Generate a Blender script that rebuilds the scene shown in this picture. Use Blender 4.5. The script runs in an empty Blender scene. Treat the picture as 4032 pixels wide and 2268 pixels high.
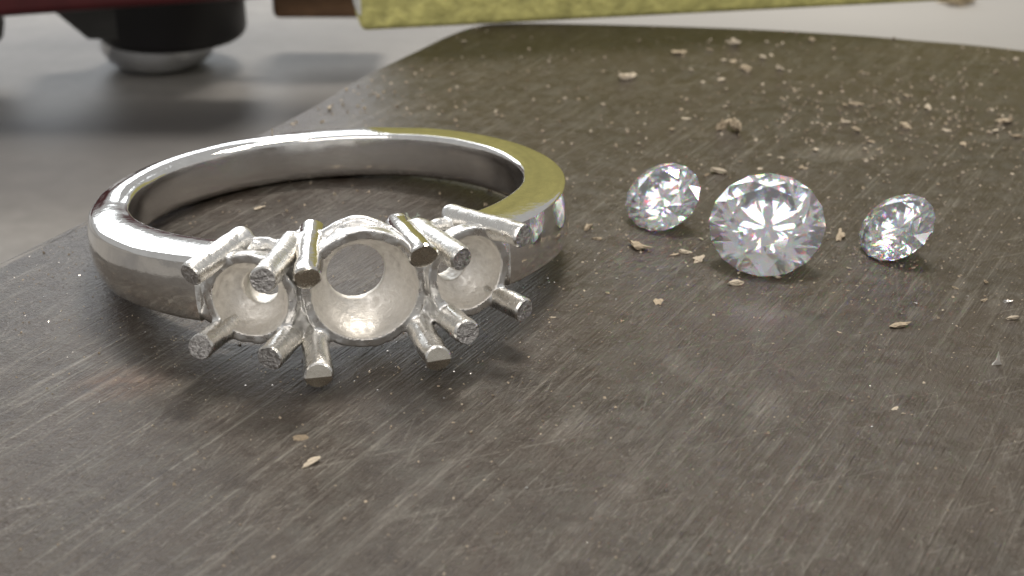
import bpy, bmesh, math, random
import numpy as np
from mathutils import Vector, Matrix, noise
# one Blender unit is one millimetre
sc = bpy.context.scene
COL = sc.collection
R = math.radians
# ------------------------------------------------------------------ camera
cd = bpy.data.cameras.new('camera'); cam = bpy.data.objects.new('camera', cd); COL.objects.link(cam)
sc.camera = cam
cam.location = (0, -54.3785, 25.3571)
cam.rotation_euler = (R(65), 0, 0)
cd.sensor_width = 36; cd.lens = 36 / 42 * 60
cd.clip_start = 1; cd.clip_end = 5000
cd.dof.use_dof = True; cd.dof.focus_distance = 55.5; cd.dof.aperture_fstop = 0.12
# f-stop here is scaled: focal length is in mm while a scene unit is read as a metre
# ------------------------------------------------------------------ world and lamps
wd = bpy.data.worlds.new("World"); sc.world = wd; wd.use_nodes = True
wd.node_tree.nodes['Background'].inputs[0].default_value = (0.99, 0.985, 0.975, 1)
wd.node_tree.nodes['Background'].inputs[1].default_value = 0.36
def area(name, loc, target, sx, sy, rad, col):
    l = bpy.data.lights.new(name, 'AREA'); l.shape = 'RECTANGLE'; l.size = sx; l.size_y = sy
    l.energy = rad * math.pi * sx * sy; l.color = col
    o = bpy.data.objects.new(name, l); COL.objects.link(o); o.location = loc
    o.rotation_euler = (Vector(target) - Vector(loc)).to_track_quat('-Z', 'Y').to_euler()
    return o
area('window_light', (-190, 470, 190), (0, 0, 0), 280, 200, 3.2, (0.90, 0.95, 1.0))
area('ceiling_light', (40, 270, 440), (0, 0, 0), 140, 70, 55.0, (1.0, 0.94, 0.86))
area('sparkle_fill', (230, -40, 300), (0, 0, 0), 130, 40, 12.0, (1.0, 0.95, 0.88))  # added unseen source, gives the diamonds sparkle
area('front_fill', (-70, -300, 360), (0, 0, 0), 440, 250, 2.3, (1.0, 0.95, 0.9))  # added unseen fill above the camera, brightens stones, cups and prongs
sc.view_settings.view_transform = 'Standard'; sc.view_settings.look = 'None'
sc.view_settings.exposure = 0.18; sc.view_settings.gamma = 1.0
cy = sc.cycles
cy.max_bounces = 24; cy.transmission_bounces = 24; cy.glossy_bounces = 6; cy.diffuse_bounces = 3
cy.transparent_max_bounces = 8; cy.caustics_reflective = True; cy.caustics_refractive = True
cy.use_adaptive_sampling = False; cy.sample_clamp_indirect = 6.0; cy.blur_glossy = 0.3
try: cy.use_denoising = True
except Exception: pass
# ------------------------------------------------------------------ data
CRUMBS = [(10.46, 34.91, 1.05), (14.11, 36.71, 0.89), (19.31, 37.84, 0.63), (17.25, 36.84, 0.36), (16.33, 37.24, 0.27), (20.26, 35.42, 0.32), (12.44, 35.42, 0.35), (15.51, 33.66, 0.52), (16.16, 34.28, 0.35), (13.02, 33.11, 0.34), (13.59, 32.93, 0.48), (14.12, 31.25, 0.84), (16.15, 31.25, 0.59), (6.83, 29.41, 0.99), (5.5, 30.73, 0.34), (10.33, 31.25, 0.25), (10.8, 30.96, 0.3), (9.11, 30.84, 0.25), (12.31, 28.96, 0.49), (12.4, 27.2, 0.23), (11.9, 23.97, 0.31), (-3.58, 26.93, 0.4), (-3.74, 33.23, 0.31), (-3.09, 37.37, 0.27), (0.05, 38.58, 0.33), (-3.54, 30.15, 0.25), (-9.56, 27.09, 0.36), (-10.15, 23.47, 0.39), (6.94, 22.83, 0.39), (4.28, 25.51, 0.22), (5.1, 24.33, 0.25), (3.85, 27.36, 0.19), (9.49, 21.86, 0.53), (8.49, 19.89, 0.37), (11.24, 20.12, 0.63), (11.94, 19.76, 0.89), (18.66, 24.22, 0.39), (19.23, 24.33, 0.55), (18.02, 21.15, 0.45), (21.82, 25.35, 0.32), (22.5, 25.87, 0.48), (23.1, 23.57, 0.62), (21.1, 20.45, 0.75), (18.4, 19.76, 0.59), (25.81, 19.89, 0.52), (26.68, 21.29, 0.68), (26.6, 18.85, 0.59), (23.44, 17.66, 0.58), (23.19, 19.85, 0.45), (18.77, 18.05, 0.51), (18.87, 16.88, 0.36), (15.59, 16.67, 0.43), (13.63, 15.62, 0.35), (13.13, 16.04, 0.28), (12.32, 14.0, 0.31), (14.47, 14.0, 0.42), (10.16, 13.41, 0.69), (30.23, 33.23, 0.34), (31.01, 33.23, 0.34), (29.05, 30.73, 0.3), (6.62, 17.75, 0.29), (5.4, 17.62, 0.29), (-8.26, 28.85, 0.23), (-6.69, 31.14, 0.27), (-6.09, 31.73, 0.24), (-9.67, 25.09, 0.28), (2.64, 24.84, 0.19), (0.97, 30.84, 0.27), (8.44, 30.84, 0.24), (26.53, 28.02, 0.26), (28.08, 25.61, 0.29), (23.7, 25.87, 0.22), (9.65, 25.61, 0.25), (5.48, 4.12, 0.72), (7.0, 3.37, 0.36), (7.47, 3.6, 0.54), (7.94, 2.79, 0.47), (14.51, 5.35, 0.67), (14.13, 5.74, 0.25), (9.17, 0.33, 0.46), (11.05, 1.01, 0.4), (11.97, 0.71, 0.2), (9.49, 1.43, 0.2), (16.98, 1.99, 0.26), (14.22, 1.92, 0.23), (8.36, 5.04, 0.24), (14.52, 16.37, 0.18), (9.53, 13.06, 0.34), (9.48, 14.63, 0.21), (18.2, 16.89, 0.25), (11.51, 15.03, 0.17), (20.6, 17.1, 0.14), (20.21, 12.4, 0.17), (18.48, 13.06, 0.14), (19.26, 14.63, 0.14), (20.31, 10.37, 0.2), (18.72, 15.13, 0.14), (15.26, 4.58, 0.24), (11.46, 0.0, 0.14), (19.03, -1.2, 0.27), (15.03, -3.55, 0.73), (19.63, -2.89, 0.39), (19.59, 0.55, 0.32), (13.33, -9.97, 0.19), (13.54, -10.32, 0.12), (5.91, -1.31, 0.45), (12.6, -4.03, 0.17), (4.29, -3.12, 0.16), (1.59, -2.79, 0.22), (3.9, -0.53, 0.18), (13.73, -0.26, 0.16), (13.09, -0.47, 0.14), (14.19, 0.22, 0.15), (18.15, -0.04, 0.18), (-7.1, -11.95, 0.43), (-6.54, -13.53, 0.51), (-10.29, -13.93, 0.1), (-6.03, 7.78, 0.13), (-11.76, 8.69, 0.49), (3.43, 6.32, 0.43), (3.77, 5.05, 0.32)]
FLECKS = [(16.18, -1.51, 0.22), (19.92, -1.37, 0.45), (17.85, -6.64, 0.37), (4.36, 0.9, 0.18), (3.22, -0.68, 0.11), (9.53, -3.95, 0.1), (12.27, -11.2, 0.11), (12.84, -8.36, 0.14), (0.47, -15.04, 0.13), (2.23, -18.01, 0.11), (5.38, -8.08, 0.11), (5.88, -11.55, 0.09), (17.16, -3.32, 0.09), (18.46, -0.79, 0.09), (4.37, 0.95, 0.14), (6.3, 1.88, 0.09), (-14.53, -12.04, 0.08), (-14.49, -9.49, 0.1)]
# ------------------------------------------------------------------ helpers
rnd = random.Random(7)
def tag(o, label=None, cat=None, group=None, kind=None):
    if label: o['label'] = label
    if cat: o['category'] = cat
    if group: o['group'] = group
    if kind: o['kind'] = kind
    return o
def link(name, me, mat=None, parent=None, smooth=True):
    o = bpy.data.objects.new(name, me); COL.objects.link(o)
    if mat is not None:
        for m in (mat if isinstance(mat, (list, tuple)) else [mat]): me.materials.append(m)
    if smooth and len(me.polygons): me.polygons.foreach_set('use_smooth', [True] * len(me.polygons))
    if parent: o.parent = parent
    return o
def mesh(name, vs, fs):
    me = bpy.data.meshes.new(name); me.from_pydata([tuple(map(float, v)) for v in vs], [], fs); me.update(); return me
def sharp(me, ang=35):
    try: me.set_sharp_from_angle(angle=R(ang))
    except Exception: pass
def bmobj(name, bm, mat, parent=None, smooth=True, ang=35):
    me = bpy.data.meshes.new(name); bmesh.ops.recalc_face_normals(bm, faces=bm.faces); bm.to_mesh(me); bm.free()
    o = link(name, me, mat, parent, smooth); sharp(me, ang); return o
def empty(name, loc=(0, 0, 0)):
    o = bpy.data.objects.new(name, None); COL.objects.link(o); o.location = loc; return o
# ---- materials
class NT:
    def __init__(s, name):
        s.m = bpy.data.materials.new(name); s.m.use_nodes = True; s.t = s.m.node_tree; s.n = s.t.nodes; s.l = s.t.links
        s.b = s.n['Principled BSDF']; s.out = s.n['Material Output']
        s.co = s.n.new('ShaderNodeTexCoord').outputs['Object']
    def put(s, sock, v):
        if hasattr(v, 'is_output') or isinstance(v, bpy.types.NodeSocket): s.l.new(v, sock)
        else: sock.default_value = v
    def mapping(s, rot=(0, 0, 0), scale=(1, 1, 1), loc=(0, 0, 0), src=None):
        m = s.n.new('ShaderNodeMapping'); s.l.new(src or s.co, m.inputs['Vector'])
        m.inputs['Rotation'].default_value = rot; m.inputs['Scale'].default_value = scale; m.inputs['Location'].default_value = loc
        return m.outputs[0]
    def noise(s, scale, detail=4, rough=.55, vec=None, dist=0.):
        t = s.n.new('ShaderNodeTexNoise'); s.l.new(vec or s.co, t.inputs['Vector'])
        t.inputs['Scale'].default_value = scale; t.inputs['Detail'].default_value = detail
        t.inputs['Roughness'].default_value = rough; t.inputs['Distortion'].default_value = dist
        return t.outputs['Fac']
    def voro(s, scale, vec=None, out='Distance'):
        t = s.n.new('ShaderNodeTexVoronoi'); s.l.new(vec or s.co, t.inputs['Vector']); t.inputs['Scale'].default_value = scale
        return t.outputs[out]
    def ramp(s, fac, stops):
        r = s.n.new('ShaderNodeValToRGB'); s.l.new(fac, r.inputs[0]); e = r.color_ramp.elements
        while len(e) < len(stops): e.new(.5)
        for k, (p, c) in enumerate(stops):
            e[k].position = p; e[k].color = (c, c, c, 1) if isinstance(c, (int, float)) else (*c, 1)
        return r.outputs[0]
    def mix(s, fac, a, b, mode='MIX'):
        m = s.n.new('ShaderNodeMix'); m.data_type = 'RGBA'; m.blend_type = mode
        s.put(m.inputs[0], fac); s.put(m.inputs[6], a if not isinstance(a, tuple) else (*a, 1)[:4]); s.put(m.inputs[7], b if not isinstance(b, tuple) else (*b, 1)[:4])
        return m.outputs[2]
    def math(s, op, a, b=0.):
        m = s.n.new('ShaderNodeMath'); m.operation = op; s.put(m.inputs[0], a); s.put(m.inputs[1], b); return m.outputs[0]
    def bump(s, h, strength, dist, prev=None):
        b = s.n.new('ShaderNodeBump'); b.inputs['Strength'].default_value = strength; b.inputs['Distance'].default_value = dist
        s.l.new(h, b.inputs['Height'])
        if prev: s.l.new(prev, b.inputs['Normal'])
        return b.outputs[0]
    def set(s, **k):
        for a, v in k.items():
            nm = a.replace('_', ' ')
            s.put(s.b.inputs[nm], (*v, 1) if isinstance(v, tuple) and len(v) == 3 else v)
        return s
def blob(t, cx, cy, rx, ry, rot):
    """soft mask (0..1) of a mark with a place of its own on the surface"""
    m = t.mapping(rot=(0, 0, 0), loc=(-cx, -cy, 0))
    m2 = t.mapping(rot=(0, 0, -rot), src=m); m3 = t.mapping(scale=(1 / rx, 1 / ry, 0), src=m2)
    ln = t.n.new('ShaderNodeVectorMath'); ln.operation = 'LENGTH'; t.l.new(m3, ln.inputs[0])
    return t.ramp(ln.outputs['Value'], [(0, 1.), (1, 0.)])
def mat_block():
    t = NT('worn_steel')
    dn = R(60)
    al = t.mapping(rot=(0, 0, -dn))                     # x now runs along the grinding marks
    def streak(sx, sy, sc_, det=3, off=0, rough=.6):
        v = t.mapping(scale=(sx, sy, 1), loc=(off, off * .7, 0), src=al); return t.noise(sc_, det, rough, v)
    s1 = streak(.12, 2.2, 1.3, 5, 0, .65); s2 = streak(.30, 6., 1.5, 4, 5, .65); s3 = streak(.05, 1.1, .8, 3, 11)
    s4 = streak(1.1, 15., 1.0, 2, 3, .5); s5 = streak(.035, 9., 1.0, 1, 21, .4)
    al2 = t.mapping(rot=(0, 0, -R(22))); s6 = t.noise(1., 1, .4, t.mapping(scale=(.07, 7., 1), loc=(3, 8, 0), src=al2))
    al3 = t.mapping(rot=(0, 0, -R(78))); s7 = t.noise(1., 1, .4, t.mapping(scale=(.10, 8., 1), loc=(13, 2, 0), src=al3))
    blot = t.noise(.16, 5, .6); mott = t.noise(1.0, 9, .70, dist=.5); grit = t.noise(5.5, 4, .7)
    patch = t.noise(.11, 3, .6, t.mapping(loc=(31, 7, 0))); patch2 = t.noise(.45, 4, .65, t.mapping(loc=(3, 71, 0)))
    col = t.ramp(mott, [(.36, (.032, .023, .016)), (.47, (.048, .036, .026)), (.53, (.060, .050, .039)), (.66, (.077, .069, .056))])
    col = t.mix(t.ramp(blot, [(.40, 0.), (.66, .5)]), col, (.070, .051, .036))
    col = t.mix(t.ramp(grit, [(.60, 0.), (.70, .55)]), col, (.24, .215, .18))
    gl = t.noise(9., 2, .6, t.mapping(scale=(.45, 1.6, 1), src=al)); col = t.mix(t.math('MULTIPLY', t.ramp(gl, [(.66, 0.), (.72, .8)]), t.ramp(patch2, [(.38, .25), (.6, 1.)])), col, (.34, .31, .27))  # fine glints painted as pale colour along the grinding marks
    col = t.mix(t.ramp(grit, [(.28, .45), (.42, 0.)]), col, (.05, .038, .028))
    pm = t.ramp(patch, [(.42, .10), (.60, 1.)]); pm2 = t.ramp(patch2, [(.44, 0.), (.62, 1.)])
    both = t.math('MULTIPLY', pm2, t.ramp(patch, [(.36, .45), (.6, 1.)]))
    col = t.mix(t.math('MULTIPLY', pm, t.ramp(s1, [(.54, 0.), (.64, .45)])), col, (.21, .19, .16))
    col = t.mix(t.math('MULTIPLY', both, t.ramp(s2, [(.56, 0.), (.64, .42)])), col, (.22, .195, .16))
    col = t.mix(t.math('MULTIPLY', both, t.ramp(s4, [(.60, 0.), (.66, .5)])), col, (.26, .235, .195))
    col = t.mix(t.math('MULTIPLY', both, t.ramp(s4, [(.34, .8), (.40, 0.)])), col, (.035, .027, .020))
    for s_, k in ((s5, .42), (s6, .32), (s7, .22)):
        col = t.mix(t.math('MULTIPLY', t.ramp(patch2, [(.48, 0.), (.56, 1.)]) if s_ is not s5 else t.ramp(mott, [(.42, 0.), (.52, 1.)]), t.ramp(s_, [(.665, 0.), (.69, k)])), col, (.27, .25, .215))
    col = t.mix(t.ramp(s3, [(.30, .5), (.46, 0.)]), col, (.055, .042, .031))
    # worn pale smears, a rust stain
    for cx, cy, rx, ry, ro, k in [(8.7, -10, 2.2, .9, 1.2, .6), (6.2, -7, 2.4, .6, -1.0, .3), (17, 16.4, 3.2, 1.6, .1, .7), (-9.1, 19, 2.6, 3.4, .2, .5), (2.2, -11.2, 1.9, 1.2, .6, .35), (-2.2, -14, 7, .5, 1.0, .4), (3.5, -15, 9, .6, 1.02, .25)]:
        f = t.math('MULTIPLY', blob(t, cx, cy, rx, ry, ro), t.ramp(s2, [(.38, 0.), (.62, 1.)]))
        col = t.mix(t.math('MULTIPLY', f, k), col, (.30, .275, .24))
    f = t.math('MULTIPLY', blob(t, -14.1, -8.1, 2.2, 1.6, .3), t.ramp(mott, [(.35, 0.), (.65, .7)]))
    col = t.mix(f, col, (.15, .065, .03))
    # bright specks
    vo = t.voro(3.2, t.mapping(scale=(1, 1, 0)))
    col = t.mix(t.ramp(vo, [(.035, .8), (.075, 0.)]), col, (.55, .50, .42))
    h = t.math('ADD', t.math('MULTIPLY', s1, .9), t.math('MULTIPLY', t.math('MULTIPLY', s2, pm), .7))
    h = t.math('ADD', h, t.math('MULTIPLY', mott, .5))
    h = t.math('ADD', h, t.math('MULTIPLY', t.math('MULTIPLY', s4, pm2), .6)); h = t.math('ADD', h, t.math('MULTIPLY', grit, .35)); h = t.math('ADD', h, t.math('MULTIPLY', s5, .5)); nb = t.bump(h, .9, .10); nb = t.bump(grit, .5, .05, nb)
    t.set(Base_Color=col, Metallic=.26, Roughness=t.ramp(mott, [(.3, .28), (.7, .44)]), Normal=nb)
    return t.m
def mat_silver(name, base=(.93, .915, .89), rough=.12, tex=0., scale=3., fil=0., tint=None):
    t = NT(name)
    n1 = t.noise(scale, 4, .6); n2 = t.noise(scale * .35, 3, .5)
    nb = t.bump(n2, .35, .06)
    if tex: nb = t.bump(n1, tex, .05, nb)
    if fil:
        v = t.mapping(rot=(.5, .3, .8), scale=(.4, 6, 3)); nb = t.bump(t.noise(3, 3, .6, v), fil, .03, nb)
    col = t.mix(t.ramp(n1, [(.35, .0), (.75, .45)]), base, tuple(c * .72 for c in base))
    t.set(Base_Color=col, Metallic=1., Roughness=t.ramp(n1, [(.3, max(.02, rough * .7)), (.7, rough * 1.35)]), Normal=nb)
    return t.m
M = {}
M['block'] = mat_block()
M['band'] = mat_silver('polished_silver', rough=.045, tex=.22, scale=1.6, fil=.06)
M['inner'] = mat_silver('satin_silver', base=(.88, .87, .86), rough=.16, tex=.2, scale=1.2, fil=.10)
M['cast'] = mat_silver('cast_silver', base=(.89, .88, .86), rough=.30, tex=.8, scale=2.6, fil=.12)
M['seat'] = mat_silver('matt_silver', base=(.90, .87, .82), rough=.60, tex=.9, scale=3.6, fil=.4)
M['prong'] = mat_silver('filed_silver', base=(.88, .86, .82), rough=.27, tex=.55, scale=3.5, fil=.35)
M['prong_bright'] = mat_silver('bright_silver', base=(.84, .81, .76), rough=.12, tex=.2, scale=2.5)
M['cut_bright'] = mat_silver('snipped_bright_metal', base=(.72, .67, .58), rough=.26, tex=.4, scale=3.)
def mat_cut():
    t = NT('snipped_metal'); n = t.noise(7.5, 3, .7)
    col = t.ramp(n, [(.35, (.34, .32, .31)), (.65, (.70, .68, .66))])
    t.set(Base_Color=col, Metallic=1., Roughness=.4, Normal=t.bump(n, 1., .12)); return t.m
M['cut'] = mat_cut()
def mat_plain(name, col, rough=.5, var=.25, scale=1., metal=0., bump=.2, bd=.05, **k):
    t = NT(name); n = t.noise(scale, 5, .6)
    c = t.mix(t.ramp(n, [(.3, 0.), (.7, 1.)]), tuple(x * (1 - var) for x in col), tuple(min(1, x * (1 + var)) for x in col))
    t.set(Base_Color=c, Roughness=rough, Metallic=metal, Normal=t.bump(n, bump, bd)); return t.m
M['crumb'] = mat_plain('tan_chip', (.42, .34, .24), .8, .35, 6., bump=.6)
M['crumb_pale'] = mat_plain('pale_chip', (.55, .47, .36), .75, .3, 6., bump=.6)
M['crumb_brown'] = mat_plain('brown_chip', (.27, .21, .14), .8, .35, 6., bump=.6)
M['shaving'] = mat_plain('silver_shaving', (.85, .83, .80), .15, .1, 3., metal=1.)
M['grit'] = mat_plain('grit', (.42, .34, .25), .75, .4, 2.)
M['lint'] = mat_plain('grey_green_lint', (.45, .52, .44), .8, .2, 4.)
M['yellow'] = mat_plain('mottled_yellow_plastic', (.60, .56, .20), .6, .30, .9, bump=.8, bd=.4)
M['yellow_wear'] = mat_plain('worn_pale_edge', (.75, .75, .70), .5, .15, 1.)
M['red'] = mat_plain('dark_red_enamel', (.075, .010, .012), .30, .2, .3)
M['black'] = mat_plain('black_rubber', (.004, .003, .004), .45, .3, .4, bump=.05)
M['grey_dark'] = mat_plain('dark_grey_metal', (.045, .043, .040), .4, .3, .5)
M['chrome'] = mat_plain('chrome', (.8, .82, .85), .12, .05, .3, metal=1., bump=.05)
M['brown'] = mat_plain('brown_wood', (.18, .10, .055), .6, .25, .5)
M['worn_edge'] = mat_plain('worn_edge', (.13, .11, .085), .5, .35, 1.5, metal=.3)
def mat_bench():
    t = NT('grey_bench_top')
    n = t.noise(.022, 5, .55, dist=.8); n2 = t.noise(.5, 5, .6)
    v = t.mapping(rot=(0, 0, -.25), scale=(.35, 1.3, 1)); st = t.noise(.03, 3, .5, v)
    col = t.ramp(n2, [(.3, (.175, .165, .152)), (.7, (.235, .222, .205))])
    col = t.mix(t.ramp(st, [(.42, .0), (.62, .6)]), col, (.09, .088, .09))
    w = t.mapping(src=t.co)
    # dark patches in the bench colour, partly painted for the knob's reflection
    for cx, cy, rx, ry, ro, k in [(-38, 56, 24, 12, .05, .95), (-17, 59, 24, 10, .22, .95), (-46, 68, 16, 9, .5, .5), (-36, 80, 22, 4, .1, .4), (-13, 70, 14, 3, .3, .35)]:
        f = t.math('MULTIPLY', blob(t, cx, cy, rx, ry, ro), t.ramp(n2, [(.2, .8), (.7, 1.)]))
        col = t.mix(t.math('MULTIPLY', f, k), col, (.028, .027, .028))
    col = t.mix(blob(t, 34, 92, 70, 45, 0), col, (.36, .345, .32))     # paler tone towards the far right of the bench
    t.set(Base_Color=col, Roughness=.55, Normal=t.bump(n2, .15, .2)); return t.m
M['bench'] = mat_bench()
def mat_diamond():
    t = NT('clear_diamond'); t.n.remove(t.b)
    add = None
    for c, ior in (((.66, .66, .66, 1), 2.42), ((.34, 0, 0, 1), 2.36), ((0, .34, 0, 1), 2.42), ((0, 0, .34, 1), 2.49)):
        g = t.n.new('ShaderNodeBsdfGlass'); g.inputs['Color'].default_value = c; g.inputs['Roughness'].default_value = 0.; g.inputs['IOR'].default_value = ior
        if add is None: add = g.outputs[0]
        else:
            a = t.n.new('ShaderNodeAddShader'); t.l.new(add, a.inputs[0]); t.l.new(g.outputs[0], a.inputs[1]); add = a.outputs[0]
    df = t.n.new('ShaderNodeBsdfDiffuse'); df.inputs['Color'].default_value = (.86, .87, .90, 1)
    mx = t.n.new('ShaderNodeMixShader'); mx.inputs[0].default_value = .06
    t.l.new(add, mx.inputs[1]); t.l.new(df.outputs[0], mx.inputs[2]); add = mx.outputs[0]     # milky film, its white diffuse put in to lighten the dark facets
    t.l.new(add, t.out.inputs['Surface']); return t.m
M['diamond'] = mat_diamond()
# ------------------------------------------------------------------ setting: bench and block
def slab_from_outline(pts, z0, z1, bev, name, mat):
    bm = bmesh.new(); vs = [bm.verts.new((x, y, z1)) for x, y in pts]; f = bm.faces.new(vs)
    if f.normal.z < 0: f.normal_flip()
    ex = bmesh.ops.extrude_face_region(bm, geom=[f])
    for v in [g for g in ex['geom'] if isinstance(g, bmesh.types.BMVert)]: v.co.z = z0
    bmesh.ops.recalc_face_normals(bm, faces=bm.faces)
    ed = [e for e in bm.edges if all(abs(v.co.z - z1) < 1e-4 for v in e.verts)]
    bmesh.ops.bevel(bm, geom=ed, offset=bev, segments=2, affect='EDGES', profile=.5, material=1)
    o = bmobj(name, bm, [mat, M['worn_edge']], smooth=True, ang=30); return o
def catmull(P, n):
    out = []
    for i in range(len(P) - 1):
        p0 = P[max(i - 1, 0)]; p1 = P[i]; p2 = P[i + 1]; p3 = P[min(i + 2, len(P) - 1)]
        for k in range(n):
            t = k / n
            out.append(tuple(.5 * ((2 * b) + (-a + c) * t + (2 * a - 5 * b + 4 * c - d) * t * t + (-a + 3 * b - 3 * c + d) * t ** 3) for a, b, c, d in zip(p0, p1, p2, p3)))
    out.append(P[-1]); return out
edge = catmull([(-42, -38), (-21.8, 2.0), (-19.5, 6.6), (-11.5, 23.2), (-9.5, 28.3), (-7.8, 31.9), (-5.9, 35.6), (-4.2, 38.9), (-2.5, 41.2), (-.4, 42.1), (4.8, 41.95), (14, 40.9), (21.2, 39.4), (26.2, 37.8), (32.2, 35.4), (46, 27), (62, 12)], 6)
outline = edge + [(62, -48), (-42, -48)]
blk = slab_from_outline(outline, -11.9, 0, .16, 'steel_block', M['block'])
tag(blk, 'worn brown grey steel block with diagonal grinding scratches under the ring and stones', 'steel block')
bm = bmesh.new(); bmesh.ops.create_grid(bm, x_segments=8, y_segments=8, size=500); bmesh.ops.translate(bm, vec=(0, 150, -12), verts=bm.verts)
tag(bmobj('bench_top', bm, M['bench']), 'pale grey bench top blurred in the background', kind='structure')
# ------------------------------------------------------------------ the ring
O = Vector((-7.81829, 4.17262, 1.89356)); U = Vector((.97427662, .22434222, .02134563)); V = Vector((-.04121385, .08425596, .99559146)); W_ = Vector((.2215547, -.97086122, .09133462))
U = V.cross(W_) * (1 if V.cross(W_).dot(U) > 0 else -1)
ring = empty('three_stone_ring', tuple(O))
# local axes of the ring: x tangential (u), y out of the head (w), z the finger axis (v)
ring.matrix_world = Matrix(((U.x, -W_.x, V.x, O.x), (U.y, -W_.y, V.y, O.y), (U.z, -W_.z, V.z, O.z), (0, 0, 0, 1)))
def L(u, v, w): return Vector((u, -w, v))          # ring coordinates (u, v, w) -> child coordinates
tag(ring, 'polished silver three-stone ring lying flat with its stone settings empty', 'ring')
# band
def smooth01(x): x = min(max(x, 0), 1); return x * x * (3 - 2 * x)
def make_band():
    N = 200; th0 = R(33.5); vs = []; fs = []; mi = []
    prof_n = None
    for i in range(N + 1):
        th = th0 + (2 * math.pi - 2 * th0) * i / N          # angle from the head direction
        d = min(th, 2 * math.pi - th)
        near = 1 - smooth01((math.degrees(d) - 30) / 75)
        Ri = 8.32; Ro = 9.9 + .75 * near; h = 1.08 + .17 * near
        # section: rounded rectangle, outer wall slightly domed, worn edges
        lf = smooth01((-math.sin(th) + .15) / .8); lf *= 1 - .75 * near; dome = .03 + .13 * lf
        bo, bi, bb = .15 + .24 * lf, .22, .44; pts = []
        def arc(cx, cy, r, a0, a1, n):
            for k in range(n + 1):
                a = a0 + (a1 - a0) * k / n; pts.append((cx + r * math.cos(a), cy + r * math.sin(a)))
        arc(Ro - bo, h - bo, bo, 0, math.pi / 2, 5); nt0 = len(pts)
        for k in range(1, 6):
            f_ = k / 6; pts.append((Ro - bo + (Ri + bi - Ro + bo) * f_, h + dome * math.sin(math.pi * f_)))
        arc(Ri + bi, h - bi, bi, math.pi / 2, math.pi, 5); ni0 = len(pts)
        for k in range(1, 4): pts.append((Ri - .03 * math.sin(math.pi * k / 4), (h - bi) + (-h + bb - h + bi) * k / 4))
        arc(Ri + bb, -h + bb, bb, math.pi, 1.5 * math.pi, 4); ni1 = len(pts)
        pts.append(((Ro + Ri) / 2, -h))
        arc(Ro - bo, -h + bo, bo, 1.5 * math.pi, 2 * math.pi, 4)
        for k in range(1, 4): pts.append((Ro + .12 * math.sin(math.pi * k / 4), (h - bo) * (-1 + 2 * k / 4)))
        prof_n = len(pts)
        for (r, z) in pts:
            p = L(r * math.sin(th), z, r * math.cos(th))
            q = noise.noise(p * .55) * .035 + noise.noise(p * 1.6 + Vector((9, 3, 1))) * .012
            p = p + Vector((p.x, p.y, 0)).normalized() * q + Vector((0, 0, noise.noise(p * .5 + Vector((4, 4, 4))) * .03))
            vs.append(p)
    for i in range(N):
        for k in range(prof_n):
            a = i * prof_n + k; b = i * prof_n + (k + 1) % prof_n
            fs.append((a, b, b + prof_n, a + prof_n)); mi.append(1 if ni0 - 1 <= k < ni1 - 3 else 0)
    fs.append(tuple(range(prof_n))[::-1]); fs.append(tuple(N * prof_n + k for k in range(prof_n))); mi += [0, 0]
    me = mesh('band', vs, fs)
    o = link('band', me, [M['band'], M['inner']], ring)
    me.polygons.foreach_set('material_index', mi)
    bm = bmesh.new(); bm.from_mesh(me); bmesh.ops.recalc_face_normals(bm, faces=bm.faces); bm.to_mesh(me); bm.free(); sharp(me, 40)
    return o
make_band()
# ---- the cast setting, as a signed distance field meshed by surface nets
def V3(u, v, w): return np.array([u, v, w], np.float32)
h_ = .055
lo = V3(-7.3, -2.5, 7.4); hi = V3(7.0, 2.3, 11.8)
nx, ny, nz = [int(math.ceil(c)) for c in (hi - lo) / h_]
gx = (lo[0] + h_ * np.arange(nx)).astype(np.float32)[:, None, None]; gy = (lo[1] + h_ * np.arange(ny)).astype(np.float32)[None, :, None]; gz = (lo[2] + h_ * np.arange(nz)).astype(np.float32)[None, None, :]
def smin(a, b, k):
    hh = np.clip(.5 + .5 * (b - a) / k, 0, 1); return b + (a - b) * hh - k * hh * (1 - hh)
def capsule(a, b, r0, r1=None):
    r1 = r0 if r1 is None else r1; a = np.array(a, np.float32); d = np.array(b, np.float32) - a; L2 = float(d @ d)
    px, py, pz = gx - a[0], gy - a[1], gz - a[2]
    t = np.clip((px * d[0] + py * d[1] + pz * d[2]) / L2, 0, 1)
    return np.sqrt((px - t * d[0]) ** 2 + (py - t * d[1]) ** 2 + (pz - t * d[2]) ** 2) - (r0 + (r1 - r0) * t)
def sphere(c, r): return np.sqrt((gx - c[0]) ** 2 + (gy - c[1]) ** 2 + (gz - c[2]) ** 2) - r
def plane(c, n): return (gx - c[0]) * n[0] + (gy - c[1]) * n[1] + (gz - c[2]) * n[2]
def cyl(c, ax, r):
    px, py, pz = gx - c[0], gy - c[1], gz - c[2]; t = px * ax[0] + py * ax[1] + pz * ax[2]
    return np.sqrt(np.maximum(px * px + py * py + pz * pz - t * t, 0)) - r
def torus_rail(c, ax, rr, r, wave=0., ph=0.):
    """ring rail of radius rr round axis ax whose height swells in four arches"""
    px, py, pz = gx - c[0], gy - c[1], gz - c[2]; t = px * ax[0] + py * ax[1] + pz * ax[2]
    qx, qy, qz = px - t * ax[0], py - t * ax[1], pz - t * ax[2]
    rad = np.sqrt(qx * qx + qy * qy + qz * qz + 1e-9)
    e1x, e1z = ax[2], -ax[0]; a = np.arctan2(qy, qx * e1x + qz * e1z)
    return np.sqrt((rad - rr) ** 2 + (t - wave * np.cos(4 * a + ph)) ** 2) - r
CUPS = []
s33, c33 = math.sin(R(33)), math.cos(R(33))
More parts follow.
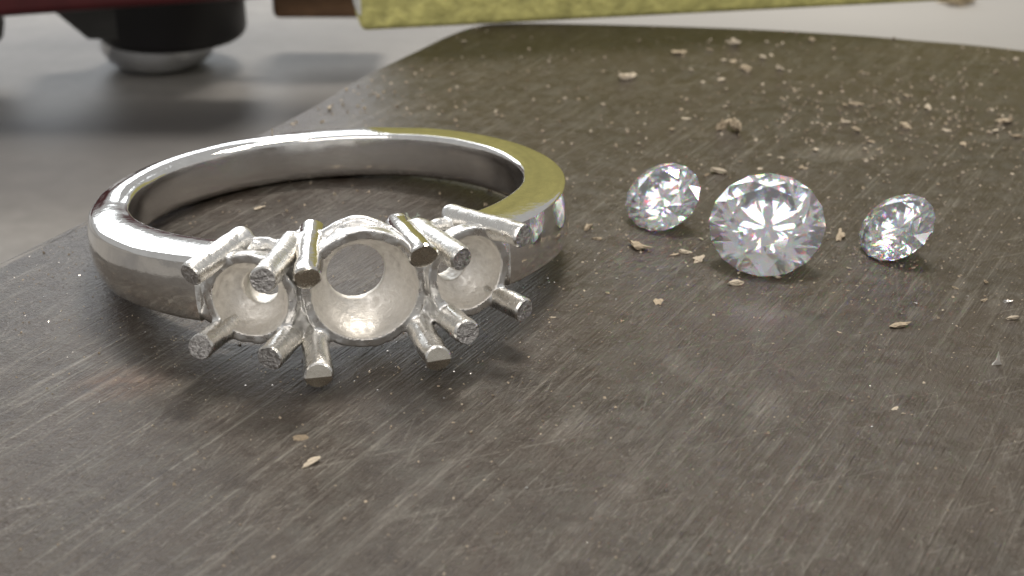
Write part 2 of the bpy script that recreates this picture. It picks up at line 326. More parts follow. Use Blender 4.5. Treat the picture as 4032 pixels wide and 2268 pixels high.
#        front centre of the cup   axis            bowl R  wall  hole  depth of front plane
CUPS.append(dict(c=(.12, -.08, 10.55), ax=(.02, -.06, .998), Rb=1.95, wall=.37, hole=1.10, off=(-.10, .10, 0)))
CUPS.append(dict(c=(-3.98, -.10, 10.12), ax=(-.36, -.03, .93), Rb=1.40, wall=.36, hole=.67))
CUPS.append(dict(c=(4.02, .02, 10.25), ax=(.36, -.03, .93), Rb=1.40, wall=.36, hole=.67))
TIPS = [  # (tip, point further back along the rod, radius, finish)
    ((-2.07, 1.41, 12.9), (-1.42, 1.50, 8.1), .50, 'b'), ((2.03, 1.72, 12.9), (1.76, 1.45, 8.2), .50, 'b'),
    ((-1.99, -2.32, 12.9), (-1.78, -1.75, 9.6), .50, 'r'), ((2.28, -2.25, 12.9), (1.95, -1.75, 9.6), .50, 'r'),
    ((-6.02, 1.37, 11.05), (-4.06, 1.70, 8.5), .455, 'c'), ((-3.56, 1.37, 12.5), (-2.25, 1.49, 9.2), .475, 'c'),
    ((-5.98, -1.38, 11.05), (-4.75, -1.36, 9.1), .455, 'c'), ((-3.62, -1.55, 12.5), (-2.45, -1.60, 9.9), .475, 'c'),
    ((3.43, 1.32, 12.5), (2.42, 1.45, 9.2), .475, 'c'), ((6.01, 1.47, 11.05), (3.90, 1.60, 8.2), .455, 'c'),
    ((3.46, -1.49, 12.5), (2.85, -1.45, 9.9), .47, 'c'), ((5.95, -1.47, 11.05), (4.85, -1.25, 9.0), .455, 'c')]
def build_setting():
    F = np.full((nx, ny, nz), 9., np.float32)
    # walls of the cups
    for q in CUPS:
        c = np.array(q['c']); ax = np.array(q['ax']); ax = ax / np.linalg.norm(ax); q['axn'] = ax
        o = sphere(c, q['Rb'] + q['wall']); o = np.maximum(o, plane(c + ax * .12, ax)); o = np.maximum(o, -plane(c - ax * (q['Rb'] * .92), ax))
        F = smin(F, o, .14)
        if q['Rb'] < 1.6:
            tu = np.maximum(cyl(c, ax, q['hole'] + .38), np.maximum(plane(c, ax), -plane(c - ax * 2.1, ax)))
            F = smin(F, tu, .12)
    # prong roots
    for a, b, r, f in TIPS:
        a = np.array(a); b = np.array(b); d = b - a
        root = a + d * .52
        F = smin(F, capsule(root, b, r * .90, r * .98), .20)
    # webs between the heads and at the shoulders
    for u, w, r in ((-2.32, 9.55, .36), (2.42, 9.6, .38)):
        F = smin(F, capsule((u, -1.7, w + .25), (u + .1, 1.45, w - .35), r), .35)
        F = smin(F, capsule((u * .93, -1.5, w - .9), (u * .93, 1.3, w - 1.0), r * 1.1), .35)
    for s in (-1, 1):
        F = smin(F, capsule((s * 4.95, -1.25, 8.75), (s * 4.6, 1.25, 8.45), .50), .30)
        F = smin(F, capsule((s * 5.45, -.95, 8.55), (s * 5.3, .95, 8.35), .42), .30)
    # rails on the finger side
    rail = np.sqrt((np.sqrt(gx ** 2 + gz ** 2) - 8.85) ** 2 + (np.abs(gy) - 1.12 - .10 * np.cos(gx * 2.2)) ** 2) - .27
    rail = np.maximum(rail, np.abs(gx) - 5.2)
    F = smin(F, rail, .22)
    F = smin(F, torus_rail((.05, 0, 9.15), (0, 0, 1.), 2.0, .25, .16, 3.14), .16)
    for s in (-1, 1):
        F = smin(F, torus_rail((s * 3.25, 0, 8.95), (s * s33, 0, c33), 1.50, .24, .14, 3.14), .16)
    # hand-made unevenness
    n = .022 * np.sin(gx * 2.9 + 1.3 * np.sin(gy * 3.1)) * np.sin(gz * 3.3 + .7) + .016 * np.sin(gx * 7.1 + gz * 5.3) * np.sin(gy * 6.7 + gx * 2.)
    F = F + n.astype(np.float32)
    # bowls and holes drilled last, so that their edges are crisp
    for q in CUPS:
        c = np.array(q['c']); ax = q['axn']
        px, py, pz = gx - c[0], gy - c[1], gz - c[2]; t = px * ax[0] + py * ax[1] + pz * ax[2]
        # bowl: sphere opening into a short cylinder
        tt = np.minimum(t, 0)
        rad2 = np.maximum(px * px + py * py + pz * pz - t * t, 0)
        bowl = np.sqrt(rad2 + tt * tt * 1.15) - q['Rb']
        F = np.maximum(F, -np.maximum(bowl, t - 3.0))
        hole = np.maximum(cyl(c + np.array(q.get('off', (0, 0, 0))), ax, q['hole']), t - .3)
        F = np.maximum(F, -hole)
    # finger hole
    F = np.maximum(F, 8.36 - np.sqrt(gx ** 2 + gz ** 2 + gy * 0))
    # surface nets
    S = F < 0
    cs = np.zeros((nx - 1, ny - 1, nz - 1), np.int8)
    for i in (0, 1):
        for j in (0, 1):
            for k in (0, 1): cs += S[i:nx - 1 + i, j:ny - 1 + j, k:nz - 1 + k]
    act = (cs > 0) & (cs < 8); ids = np.full(act.shape, -1, np.int64); I, J, K = np.nonzero(act); ids[I, J, K] = np.arange(len(I))
    P = np.zeros((len(I), 3)); cnt = np.zeros(len(I))
    cor = [(i, j, k) for i in (0, 1) for j in (0, 1) for k in (0, 1)]
    for a in cor:
        for ax_ in range(3):
            if a[ax_]: continue
            b = list(a); b[ax_] = 1
            fa = F[I + a[0], J + a[1], K + a[2]]; fb = F[I + b[0], J + b[1], K + b[2]]; cr = (fa < 0) != (fb < 0)
            t = np.where(cr, fa / np.where(cr, fa - fb, 1), 0)
            p = np.tile(np.array(a, float), (len(I), 1)); p[:, ax_] = t
            P += p * cr[:, None]; cnt += cr
    P /= cnt[:, None]; P = (P + np.stack([I, J, K], 1)) * h_ + lo
    faces = []
    for ax_ in range(3):
        sl0 = [slice(None)] * 3; sl1 = [slice(None)] * 3; sl0[ax_] = slice(0, -1); sl1[ax_] = slice(1, None)
        e = S[tuple(sl0)] != S[tuple(sl1)]; a, b, c = np.nonzero(e); b1, c1 = [(1, 2), (2, 0), (0, 1)][ax_]
        idx = np.stack([a, b, c], 1); ok = (idx[:, b1] > 0) & (idx[:, c1] > 0) & (idx[:, b1] < (nx - 1, ny - 1, nz - 1)[b1]) & (idx[:, c1] < (nx - 1, ny - 1, nz - 1)[c1])
        idx = idx[ok]; fl = S[tuple(idx.T)]
        def at(db, dc):
            q = idx.copy(); q[:, b1] -= db; q[:, c1] -= dc; return ids[tuple(q.T)]
        q = np.stack([at(0, 0), at(1, 0), at(1, 1), at(0, 1)], 1); q[~fl] = q[~fl][:, ::-1]
        faces.append(q)
    Q = np.concatenate(faces); return P, Q
P, Q = build_setting()
ctr = P[Q].mean(1)
part = np.zeros(len(Q), int)
for n_, q in enumerate(CUPS):
    d = ctr - np.array(q['c']); t = d @ q['axn']; rad2 = (d * d).sum(1) - t * t
    bowl = np.sqrt(np.maximum(rad2, 0) + np.minimum(t, 0) ** 2 * 1.15) - q['Rb']
    hole = np.sqrt(np.maximum(rad2, 0)) - q['hole'] - .15
    part[((np.abs(bowl) < .05) | ((hole < .05) & (t < 0))) & (t < .13)] = n_ + 1
def sub(name, mask, mat, label=None):
    q = Q[mask]; used, inv = np.unique(q, return_inverse=True); q = inv.reshape(q.shape); p = P[used]
    vs = np.stack([p[:, 0], -p[:, 2], p[:, 1]], 1)
    me = bpy.data.meshes.new(name); me.vertices.add(len(vs)); me.vertices.foreach_set('co', vs.ravel())
    me.loops.add(q.size); me.loops.foreach_set('vertex_index', q.ravel().astype(np.int32))
    me.polygons.add(len(q)); me.polygons.foreach_set('loop_start', np.arange(0, q.size, 4, dtype=np.int32)); me.polygons.foreach_set('loop_total', np.full(len(q), 4, np.int32))
    me.update(calc_edges=True); me.validate()
    o = link(name, me, mat, ring)
    if label: o['label'] = label
    return o
setting = sub('setting', part == 0, M['cast'], 'satin cast silver setting joining three empty stone cups')
sub('stone_seat', part == 1, M['seat'], 'wide hollow centre seat with a round hole')
sub('stone_seat', part == 2, M['seat'], 'small hollow seat at the left of the centre')
sub('stone_seat', part == 3, M['seat'], 'small hollow seat at the right of the centre')
# ---- prongs
def prong(tip, back, r, fin, seed):
    rg = random.Random(seed)
    tip = L(*tip); back = L(*back); ax = (back - tip); ln = ax.length; ax.normalize()
    e1 = ax.orthogonal().normalized(); e2 = ax.cross(e1)
    NS = 28; vs = []; fs = []; mi = []
    up = Vector((0, 0, 1)); up = (up - ax * up.dot(ax)).normalized(); sd = ax.cross(up)
    slope = -.5 if fin == 'b' else rg.uniform(-.25, .25); slope2 = rg.uniform(-.2, .2)
    st = [0, .03, .09, .16, .4, .8, 1.3, 1.9, 2.6, ln * .8, ln]
    st = sorted(set(x for x in st if x <= ln))
    for j, s in enumerate(st):
        for k in range(NS):
            a = 2 * math.pi * k / NS; d = up * math.sin(a) + sd * math.cos(a)
            rr = r * (1 - .10 * (1 - min(s / .09, 1)) ** 1.0)
            pp = tip + ax * s + d * rr
            rr *= 1 + .14 * noise.noise(pp * 1.1 + Vector((seed, 0, 0))) + .09 * noise.noise(pp * 3.2)
            # end cut: slanted, or a ridge of two planes on the centre prongs
            if fin == 'r': off = .17 * max(0, math.sin(a)) + .06 * max(0, -math.sin(a))
            else: off = (slope * math.sin(a) + slope2 * math.cos(a)) * r
            vs.append(tip + d * rr + ax * (s + off * max(0, 1 - s / 1.2)))
    for j in range(len(st) - 1):
        for k in range(NS):
            a = j * NS + k; b = j * NS + (k + 1) % NS; fs.append((a, b, b + NS, a + NS)); mi.append(0)
    # end face: rings towards the middle
    prev = 0; base = 0
    if fin == 'r':
        fs.append(tuple(range(0, NS // 2 + 1))); fs.append(tuple(range(NS // 2, NS)) + (0,)); mi += [1, 1]
    for q, f in (() if fin == 'r' else enumerate((.82, .45))):
        st0 = len(vs)
        for k in range(NS):
            p = vs[k]; a = 2 * math.pi * k / NS
            c = tip + ax * (.02)
            if fin == 'r': c = tip + (vs[k] - tip - up * (vs[k] - tip).dot(up)) * 1.0 * 0 
            x = (p - tip).dot(sd) * f; y = (p - tip).dot(up) * f
            if fin == 'r': z = (.34 * max(0, y / r + .05) + .10 * max(0, -y / r))
            else: z = (slope * y / r + slope2 * x / r) * r + (.014 * rg.uniform(-1, 1) if fin == 'c' else 0)
            vs.append(tip + sd * x + up * y + ax * z)
        for k in range(NS):
            a = base + k; b = base + (k + 1) % NS; fs.append((b, a, st0 + k, st0 + (k + 1) % NS)); mi.append(1)
        base = st0
    if fin != 'r': vs.append(tip.copy())
    cidx = len(vs) - 1
    for k in range(0 if fin == 'r' else NS): fs.append((base + (k + 1) % NS, base + k, cidx)); mi.append(1)
    me = mesh('prong', vs, fs)
    o = link('prong', me, [M['prong_bright' if fin in 'br' and seed < 2 else 'prong'], M['cut'] if fin == 'c' else M['cut_bright']], ring)
    me.polygons.foreach_set('material_index', mi)
    bm = bmesh.new(); bm.from_mesh(me); bmesh.ops.recalc_face_normals(bm, faces=bm.faces); bm.to_mesh(me); bm.free(); sharp(me, 20)
    return o
for k, (a, b, r, f) in enumerate(TIPS): prong(a, b, r, f, k)
# ------------------------------------------------------------------ the three loose diamonds
def brilliant():
    rt, hc, g, dp = .57, .300, .035, .855
    vs = []; fs = []
    T = [(rt * math.cos(R(45 * k)), rt * math.sin(R(45 * k)), g + hc) for k in range(8)]
    rs = .765; S = [(rs * math.cos(R(45 * k + 22.5)), rs * math.sin(R(45 * k + 22.5)), g + hc * (1 - (rs * math.cos(R(22.5)) - rt) / (1 - rt))) for k in range(8)]
    G1 = [(math.cos(R(22.5 * k)), math.sin(R(22.5 * k)), g) for k in range(16)]
    G0 = [(math.cos(R(22.5 * k)), math.sin(R(22.5 * k)), 0) for k in range(16)]
    rl = .24; Lw = [(rl * math.cos(R(45 * k + 22.5)), rl * math.sin(R(45 * k + 22.5)), -dp * (1 - rl * math.cos(R(22.5)))) for k in range(8)]
    vs = T + S + G1 + G0 + Lw + [(0, 0, -dp)]
    t0, s0, a0, b0, l0, c0 = 0, 8, 16, 32, 48, 56
    fs.append(tuple(range(8)))
    for k in range(8):
        n = (k + 1) % 8; p = (k - 1) % 8
        fs.append((t0 + k, s0 + k, t0 + n))
        fs.append((t0 + k, s0 + p, a0 + 2 * k, s0 + k))
        fs.append((s0 + k, a0 + 2 * k, a0 + 2 * k + 1)); fs.append((s0 + k, a0 + 2 * k + 1, a0 + (2 * k + 2) % 16))
        fs.append((b0 + 2 * k, l0 + p, c0, l0 + k))
        fs.append((l0 + k, b0 + 2 * k + 1, b0 + 2 * k)); fs.append((l0 + k, b0 + (2 * k + 2) % 16, b0 + 2 * k + 1))
    for k in range(16): fs.append((a0 + k, b0 + k, b0 + (k + 1) % 16, a0 + (k + 1) % 16))
    me = mesh('diamond', vs, fs); bm = bmesh.new(); bm.from_mesh(me); bmesh.ops.recalc_face_normals(bm, faces=bm.faces); bm.to_mesh(me); bm.free(); return me
GEM = brilliant(); GEM.polygons.foreach_set('use_smooth', [False] * len(GEM.polygons)); GEM.materials.append(M['diamond'])
def gem(x, y, rad, az, spin, label, tilt=41.5):
    o = bpy.data.objects.new('loose_diamond', GEM); COL.objects.link(o)
    a = R(az); hd = Vector((math.sin(a), -math.cos(a), 0)); t = R(tilt)
    nn = hd * math.sin(t) + Vector((0, 0, math.cos(t))); up = -hd * math.cos(t) + Vector((0, 0, math.sin(t))); s = up.cross(nn)
    rot = Matrix((s, up, nn)).transposed() @ Matrix.Rotation(R(spin), 3, 'Z')
    c = Vector((x, y, 0)) + up * rad
    M4 = Matrix.Translation(c) @ rot.to_4x4() @ Matrix.Scale(rad, 4)
    zmin = min((M4 @ v.co).z for v in GEM.vertices); M4 = Matrix.Translation((0, 0, -zmin + .015)) @ M4
    o.matrix_world = M4
    tag(o, label, 'diamond', 'loose diamonds beside the ring'); return o
gem(6.0, 6.14, 1.77, -38, 8, 'small round diamond nearest the ring, left of the largest diamond')
gem(10.31, 1.08, 2.44, -15, 3, 'largest round diamond, lying between the two small ones')
gem(15.45, 3.0, 1.72, -58, 15, 'small round diamond at the right of the largest diamond')
# ------------------------------------------------------------------ crumbs and flecks
def crumb_mesh(name, seed, sub=1, flat=.6, elong=1.4, jag=.35):
    bm = bmesh.new(); bmesh.ops.create_icosphere(bm, subdivisions=sub, radius=.5)
    for v in bm.verts:
        p = v.co.copy(); q = 1 + jag * noise.noise(p * 2.6 + Vector((seed * 3.1, seed, 0))) * 1.6 + .18 * noise.noise(p * 7 + Vector((0, seed, 5)))
        v.co = Vector((p.x * elong ** .5, p.y / elong ** .5, p.z * flat)) * q
    zm = min(v.co.z for v in bm.verts)
    for v in bm.verts: v.co.z = max(v.co.z, zm * .6) - zm * .6
    me = bpy.data.meshes.new(name); bm.to_mesh(me); bm.free(); return me
CM = [[], [], []]
for k in range(12):
    for j, m in enumerate(('crumb', 'crumb_pale', 'crumb_brown')):
        me = crumb_mesh('crumb', k + 17 * j, 2, rnd.uniform(.2, .35) if k % 3 == 0 else rnd.uniform(.45, .8), rnd.uniform(1.1, 2.6), rnd.uniform(.45, .95)); me.materials.append(M[m]); CM[j].append(me)
SPECIAL = {  # nearest crumb to a spot -> its own label
    (11.24, 20.12): ('tall jagged tan crumb, left half of the big pair above the largest diamond', 1.5), (11.94, 19.76): ('jagged tan crumb, right half of the big pair above the largest diamond', 1.5),
    (5.48, 4.12): ('chunky tan crumb in front of the diamond nearest the ring', 1), (14.51, 5.35): ('chunky tan crumb between the largest diamond and the right small one', 1),
    (15.03, -3.55): ('long tan seed-shaped crumb lying alone in front of the right small diamond', 1), (7.0, 3.37): ('tan crumb left of the largest diamond, beside a flat smear of dust', 1),
    (7.94, 2.79): ('pale flake touching the lower left of the largest diamond', 1), (9.17, .33): ('pale notched flake just below the largest diamond', 1),
    (-7.1, -11.95): ('brown round crumb in front of the ring, upper of a lone pair', 1), (-6.54, -13.53): ('pale jagged flake in front of the ring, lower of a lone pair', 1),
    (-11.76, 8.69): ('beige sliver on the block inside the ring band', 1), (3.43, 6.32): ('tan crumb right of the ring, upper of two', 1), (3.77, 5.05): ('tan crumb right of the ring, lower of two', 1),
    (6.83, 29.41): ('pale lumpy crumb on the far block, left of the main scatter', 1), (14.12, 31.25): ('broad tan crumb in the middle of the far scatter', 1),
    (13.33, -9.97): ('small pale crumb low on the right of the block, larger of a lone pair', 1), (5.91, -1.31): ('curled beige crumb alone between the largest diamond and the prongs', 1)}
for i, (x, y, s) in enumerate(CRUMBS):
    lab = None; kz = 1
    for (sx, sy), (l_, kk) in SPECIAL.items():
        if (x - sx) ** 2 + (y - sy) ** 2 < .01: lab = l_; kz = kk
    j = 0 if rnd.random() < .5 else (1 if rnd.random() < .75 else 2)
    if lab and 'pale' in lab: j = 1
    if lab and 'tan' in lab: j = 0
    if lab and 'brown' in lab: j = 2
    o = bpy.data.objects.new('crumb', CM[j][rnd.randrange(12)]); COL.objects.link(o)
    o.location = (x, y, 0.0); o.rotation_euler = (rnd.uniform(-.15, .15), rnd.uniform(-.15, .15), rnd.uniform(0, 6.28))
    w = s * (.72 if y > 0 else .80) * (1.25 if lab else 1)
    o.scale = (w, w * rnd.uniform(.7, 1.), w * rnd.uniform(.55, .95) * kz)
    if lab and 'seed' in lab: o.scale = (w, w * .45, w * .5); o.rotation_euler = (0, 0, .35)
    size = 'larger' if s > .42 else 'tiny'
    if y > 12.5:
        if x < -5: where = 'on the block behind the ring, near its left edge'
        elif x < 3: where = 'on the far block behind the ring, left of the main scatter'
        elif y > 29: where = 'below the yellow bar near the far edge of the block' if x < 24 else 'at the far right corner of the block'
        elif y > 21: where = 'in the middle of the far scatter behind the stones' if x < 17 else 'in the right part of the far scatter, towards the far edge'
        elif x < 9: where = 'on the bare block between the ring and the stones, further back'
        elif x < 16.5: where = 'just behind the loose diamonds'
        else: where = 'behind the right small diamond, towards the right edge'
    elif y < -5: where = 'on the bare front part of the block'
    elif x < 0: where = 'inside the ring band'
    elif x > 17.2: where = 'to the right of the right small diamond'
    elif x > 12.8 and y > 3.5: where = 'between the largest diamond and the right small one'
    elif x > 12.8: where = 'in front of the right small diamond'
    elif x > 8.2: where = 'right at the foot of the largest diamond'
    else: where = 'between the ring and the largest diamond'
    tag(o, lab or (size + ' tan crumb ' + where), 'crumb', 'debris crumbs scattered over the block' if lab else 'crumbs ' + where)
def shard_mesh(seed):
    rg = random.Random(seed); bm = bmesh.new(); pts = []
    for k in range(5):
        a = 2 * math.pi * k / 5 + rg.uniform(-.4, .4); pts.append((.5 * math.cos(a) * rg.uniform(.7, 1.1), .28 * math.sin(a) * rg.uniform(.7, 1.1)))
    lo_ = [bm.verts.new((x, y, 0)) for x, y in pts]; hi_ = [bm.verts.new((x * .8, y * .8, .10 + .12 * rg.random())) for x, y in pts]
    bm.faces.new(lo_); bm.faces.new(hi_)
    for k in range(5): bm.faces.new((lo_[k], lo_[(k + 1) % 5], hi_[(k + 1) % 5], hi_[k]))
    bmesh.ops.recalc_face_normals(bm, faces=bm.faces); me = bpy.data.meshes.new('metal_fleck'); bm.to_mesh(me); bm.free(); me.materials.append(M['shaving']); return me
SM = [shard_mesh(k) for k in range(4)]
for i, (x, y, s) in enumerate(FLECKS):
    if abs(x - 17.85) < .02:      # the upright curled shaving
        bm = bmesh.new(); pr = [(-.16, 0, 0), (.20, .02, .03), (.14, .03, .12), (.02, .03, .55), (-.02, .02, .20)]
        a = [bm.verts.new(p) for p in pr]; b = [bm.verts.new((p[0], p[1] + .07, p[2])) for p in pr]; bm.faces.new(a); bm.faces.new(b[::-1])
        for k in range(5): bm.faces.new((a[k], a[(k + 1) % 5], b[(k + 1) % 5], b[k]))
        o = bmobj('metal_shaving', bm, M['seat'], smooth=False); o.location = (x, y - .1, 0)
        tag(o, 'upright pointed silver shaving near the right edge of the block', 'metal shaving'); continue
    o = bpy.data.objects.new('metal_fleck', SM[i % 4]); COL.objects.link(o); o.location = (x, y, 0.01)
    o.rotation_euler = (rnd.uniform(-.3, .3), rnd.uniform(-.3, .3), rnd.uniform(0, 6)); o.scale = (s, s, s)
    wf = 'in front of the right small diamond' if x > 15 else ('on the open block in front of the largest diamond' if x > 4.5 else ('beside the prongs on the right of the ring' if y > -3 else ('on the front left of the block' if x < -10 else 'near the bottom middle of the photo')))
    tag(o, 'tiny bright metal fleck ' + wf, 'metal fleck', 'bright flecks ' + wf)
# uncountable dust
def inside(x, y):
    # left edge of the block
    for (x0, y0), (x1, y1) in zip(edge[:-1], edge[1:]):
        if y0 <= y < y1 and y1 > y0 and y < 42: return x > x0 + (x1 - x0) * (y - y0) / (y1 - y0) + .3
    return False
def dust(name, n, pick, smin_, smax_, mats, label, cat, flat=.5):
    vs = []; fs = []; mi = []
    c = 0
    while c < n:
        x, y = pick()
        if not inside(x, y): continue
        if x > 5 and y > 42 - (x - 5) ** 2 * .0085 - .5: continue
        c += 1
        s = smin_ + (smax_ - smin_) * rnd.random() ** 2.2; a = rnd.uniform(0, 6.28); el = rnd.uniform(.4, 1)
        b0 = len(vs); ca, sa = math.cos(a), math.sin(a); hh = s * rnd.uniform(.25, .8) * flat * 1.6
        for (px, py, pz) in ((-.5, -.3, 0), (.5, -.35, 0), (.1, .5, 0), (-.35, .1, hh / s), (.3, rnd.uniform(-.2, .3), hh / s * rnd.uniform(.5, 1))):
            px *= s; py *= s * el; vs.append((x + px * ca - py * sa, y + px * sa + py * ca, pz * s + .002))
        fs += [(b0, b0 + 1, b0 + 4, b0 + 3), (b0 + 1, b0 + 2, b0 + 4), (b0 + 2, b0, b0 + 3), (b0 + 2, b0 + 3, b0 + 4)]
        m = rnd.randrange(len(mats)); mi += [m] * 4
    me = mesh(name, vs, fs); o = link(name, me, mats, None, smooth=False); me.polygons.foreach_set('material_index', mi)
    tag(o, label, cat, kind='stuff'); return o
def pick_far():
    if rnd.random() < .5: return rnd.gauss(21, 7), rnd.gauss(21, 5)
    if rnd.random() < .25: return rnd.gauss(-7, 3), rnd.gauss(24, 5)
    return rnd.uniform(-12, 36), rnd.uniform(8, 41)
def pick_mid():
    if rnd.random() < .5: return rnd.gauss(13, 6), rnd.gauss(5, 5)
    return rnd.uniform(-24, 28), rnd.uniform(-20, 10)
def pick_ring():
    a = rnd.uniform(2.6, 6.6); r_ = rnd.gauss(11.5, 1.5); return -7.8 + math.cos(a) * r_, 3.5 + math.sin(a) * r_
dust('sanding_dust', 1700, pick_far, .05, .26, [M['crumb_pale'], M['crumb'], M['grit']], 'fine pale sanding dust on the far half of the block', 'dust')
dust('workbench_dust', 2400, pick_mid, .035, .14, [M['crumb_pale'], M['grit'], M['grit']], 'fine grit around the loose diamonds and the front of the block', 'dust')
dust('metal_dust', 1000, pick_ring, .03, .09, [M['shaving'], M['grit'], M['crumb_pale']], 'glinting metal dust in the shadow around the ring', 'dust')
# lint
def tube(path, r, n=5):
    vs = []; fs = []
    for i, p in enumerate(path):
        t = (path[min(i + 1, len(path) - 1)] - path[max(i - 1, 0)]).normalized(); e = t.orthogonal().normalized(); g = t.cross(e)
        for k in range(n):
            a = 2 * math.pi * k / n; vs.append(p + e * (r * math.cos(a)) + g * (r * math.sin(a)))
    for i in range(len(path) - 1):
        for k in range(n): fs.append((i * n + k, i * n + (k + 1) % n, (i + 1) * n + (k + 1) % n, (i + 1) * n + k))
    return vs, fs
vs = []; fs = []
for q in range(9):
    p = Vector((-4.6, 7.0, .08)) + Vector((rnd.uniform(-.1, .1), rnd.uniform(-.1, .1), 0)); d = Vector((rnd.uniform(-1, 1), rnd.uniform(-1, 1), rnd.uniform(0, 1))).normalized(); path = []
    for k in range(7):
        path.append(p.copy()); d = (d + Vector((rnd.uniform(-.7, .7), rnd.uniform(-.7, .7), rnd.uniform(-.6, .6)))).normalized(); p = p + d * .09; p.z = max(p.z, .03)
    a, b = tube(path, .022, 4); fs += [tuple(i + len(vs) for i in f) for f in b]; vs += a
tag(link('lint_tuft', mesh('lint_tuft', vs, fs), M['lint']), 'tiny grey green tuft of lint on the block inside the ring', 'lint')
a, b = tube([Vector(p) for p in catmull([(-11.9, 12.25, .15), (-11.75, 12.1, .9), (-11.5, 12.2, 1.8), (-11.45, 12.1, 2.75)], 5)], .03, 5)
tag(link('hair', mesh('hair', a, b), M['crumb_pale']), 'single pale hair standing against the inside of the ring band', 'hair')
# ------------------------------------------------------------------ background: yellow bar, red clamp, others
def rbox(name, size, bev, mat, parent, M4, seg=4, noise_amp=0.):
    bm = bmesh.new(); bmesh.ops.create_cube(bm, size=1.)
    for v in bm.verts: v.co = Vector((v.co.x * size[0], v.co.y * size[1], v.co.z * size[2]))
    bmesh.ops.bevel(bm, geom=list(bm.edges), offset=bev, segments=seg, affect='EDGES', profile=.5)
    bmesh.ops.transform(bm, matrix=M4, verts=bm.verts)
    return bmobj(name, bm, mat, parent)
bar = empty('yellow_bar', (-10, 40.3, 0))
bar.location = (-9.9, 39.7, 0)
tag(bar, 'mottled yellow bar standing across the far corner of the block', 'bar')
dx = Vector((40.9, 8.1, 0)).normalized(); dyv = Vector((-dx.y, dx.x, 0))
LEN, TH, HT = 78, 4, 16
c = dx * (LEN / 2) + dyv * (TH / 2) + Vector((0, 0, HT / 2 + .03)) 
Mb = Matrix(((dx.x, dyv.x, 0, c.x), (dx.y, dyv.y, 0, c.y), (0, 0, 1, c.z), (0, 0, 0, 1)))
body = rbox('body', (LEN, TH, HT), .45, M['yellow'], bar, Mb, 5)
# chipped pale rim on the near end of the bar
bm = bmesh.new(); bmesh.ops.create_cube(bm, size=1.)
for v in bm.verts: v.co = Vector((v.co.x * .9, v.co.y * (TH - .5), v.co.z * (HT - 1.6)))
bmesh.ops.bevel(bm, geom=list(bm.edges), offset=.3, segments=3, affect='EDGES', profile=.5)
ce = dx * (.30) + dyv * (TH / 2 - .08) + Vector((0, 0, HT / 2 + .12))
bmesh.ops.transform(bm, matrix=Matrix(((dx.x, dyv.x, 0, ce.x), (dx.y, dyv.y, 0, ce.y), (0, 0, 1, ce.z), (0, 0, 0, 1))), verts=bm.verts)
bmobj('worn_end', bm, M['yellow_wear'], bar)['label'] = 'whitish worn end edge of the yellow bar'
# red clamp with a black screw knob on a chrome foot
def lathe(name, prof, loc, mat, parent, n=48, M3=None):
    vs = []; fs = []
    for r_, z in prof:
        for k in range(n):
            a = 2 * math.pi * k / n; p = Vector((r_ * math.cos(a), r_ * math.sin(a), z)); vs.append((M3 @ p if M3 else p) + Vector(loc))
    for i in range(len(prof) - 1):
        for k in range(n): fs.append((i * n + k, i * n + (k + 1) % n, (i + 1) * n + (k + 1) % n, (i + 1) * n + k))
    fs.append(tuple(range(n))[::-1]); fs.append(tuple((len(prof) - 1) * n + k for k in range(n)))
    me = mesh(name, vs, fs); o = link(name, me, mat, parent); sharp(me, 40); return o
clamp = empty('clamp', (-30.5, 70, -12))
tag(clamp, 'dark red clamp with a black knob on a chrome foot, blurred behind the ring', 'clamp')
kx = .4
lathe('knob', [(6.0, 2.75), (6.3, 3.0), (6.5, 3.5), (6.5, 12)], (kx, 3, 0), M['black'], clamp)
lathe('foot', [(2.4, .05), (3.8, .35), (4.6, 1.0), (5.1, 1.9), (5.1, 3.3)], (kx - 1.4, 3, 0), M['chrome'], clamp)
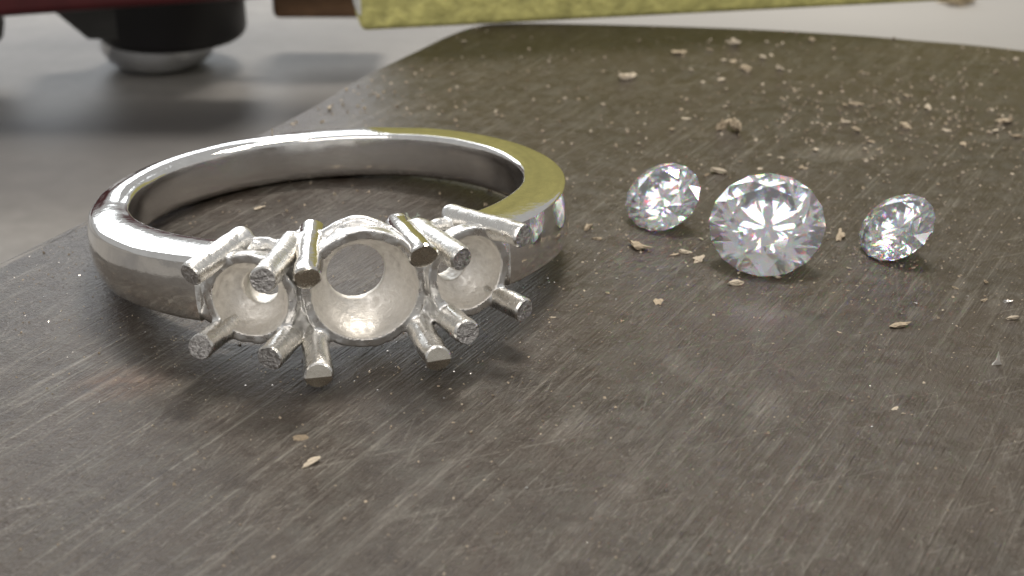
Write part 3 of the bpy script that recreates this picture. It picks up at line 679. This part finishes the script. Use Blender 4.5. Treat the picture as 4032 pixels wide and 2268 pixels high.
q0 = Vector((-22, -8, 6.3)); q1 = Vector((11.5, -8, 8.68)); d = (q1 - q0).normalized(); side = Vector((0, 1, 0)); side = (side - d * side.dot(d)).normalized(); upv = d.cross(side)
if upv.z < 0: upv = -upv
c = (q0 + q1) / 2 + upv * 5 + Vector((0, 2.5, 0))
rbox('jaw', ((q1 - q0).length, 5, 10), .8, M['red'], clamp, Matrix(((d.x, side.x, upv.x, c.x), (d.y, side.y, upv.y, c.y), (d.z, side.z, upv.z, c.z), (0, 0, 0, 1))))
# slanting dark bracket beside the knob
bm = bmesh.new()
pr = [(-9.6, 7.6), (-5.6, 3.9), (-2, 3.9), (-2, 9.6), (-9.6, 9.6)]
a = [bm.verts.new((x, -2.5, z)) for x, z in pr]; b = [bm.verts.new((x, 3.5, z)) for x, z in pr]; bm.faces.new(a); bm.faces.new(b[::-1])
for k in range(5): bm.faces.new((a[k], a[(k + 1) % 5], b[(k + 1) % 5], b[k]))
bmobj('bracket', bm, M['grey_dark'], clamp, smooth=False)
peg = lathe('peg', [(1.0, 0), (1.9, .8), (2.2, 2), (2.2, 6)], (0, 0, 0), M['grey_dark'], None); peg.location = (-46.2, 70, -9.5 + 0)
tag(peg, 'dark grey round peg at the far left edge behind the ring', 'peg')
blockw = rbox('wooden_block', (10, 6, 9), .6, M['brown'], None, Matrix.Identity(4)); blockw.location = (-16.2, 76, -3.3)
tag(blockw, 'brown wooden block behind the left end of the yellow bar', 'block')
rod = lathe('rod', [(.5, -10), (.5, 10)], (0, 0, 0), M['black'], None, 16, Matrix.Rotation(R(90), 3, 'Y')); rod.location = (-18, 72, -4.9)
tag(rod, 'thin black rod along the top between clamp and wooden block', 'rod')
chip = bpy.data.objects.new('sawdust_clump', crumb_mesh('sawdust_clump', 5, 3, .5, 1.3, .6)); COL.objects.link(chip); chip.data.materials.append(M['crumb']); chip.location = (46, 96, -12.3); chip.scale = (3, 3, 3)
tag(chip, 'tan clump of sawdust on the bench at the top right', 'sawdust')
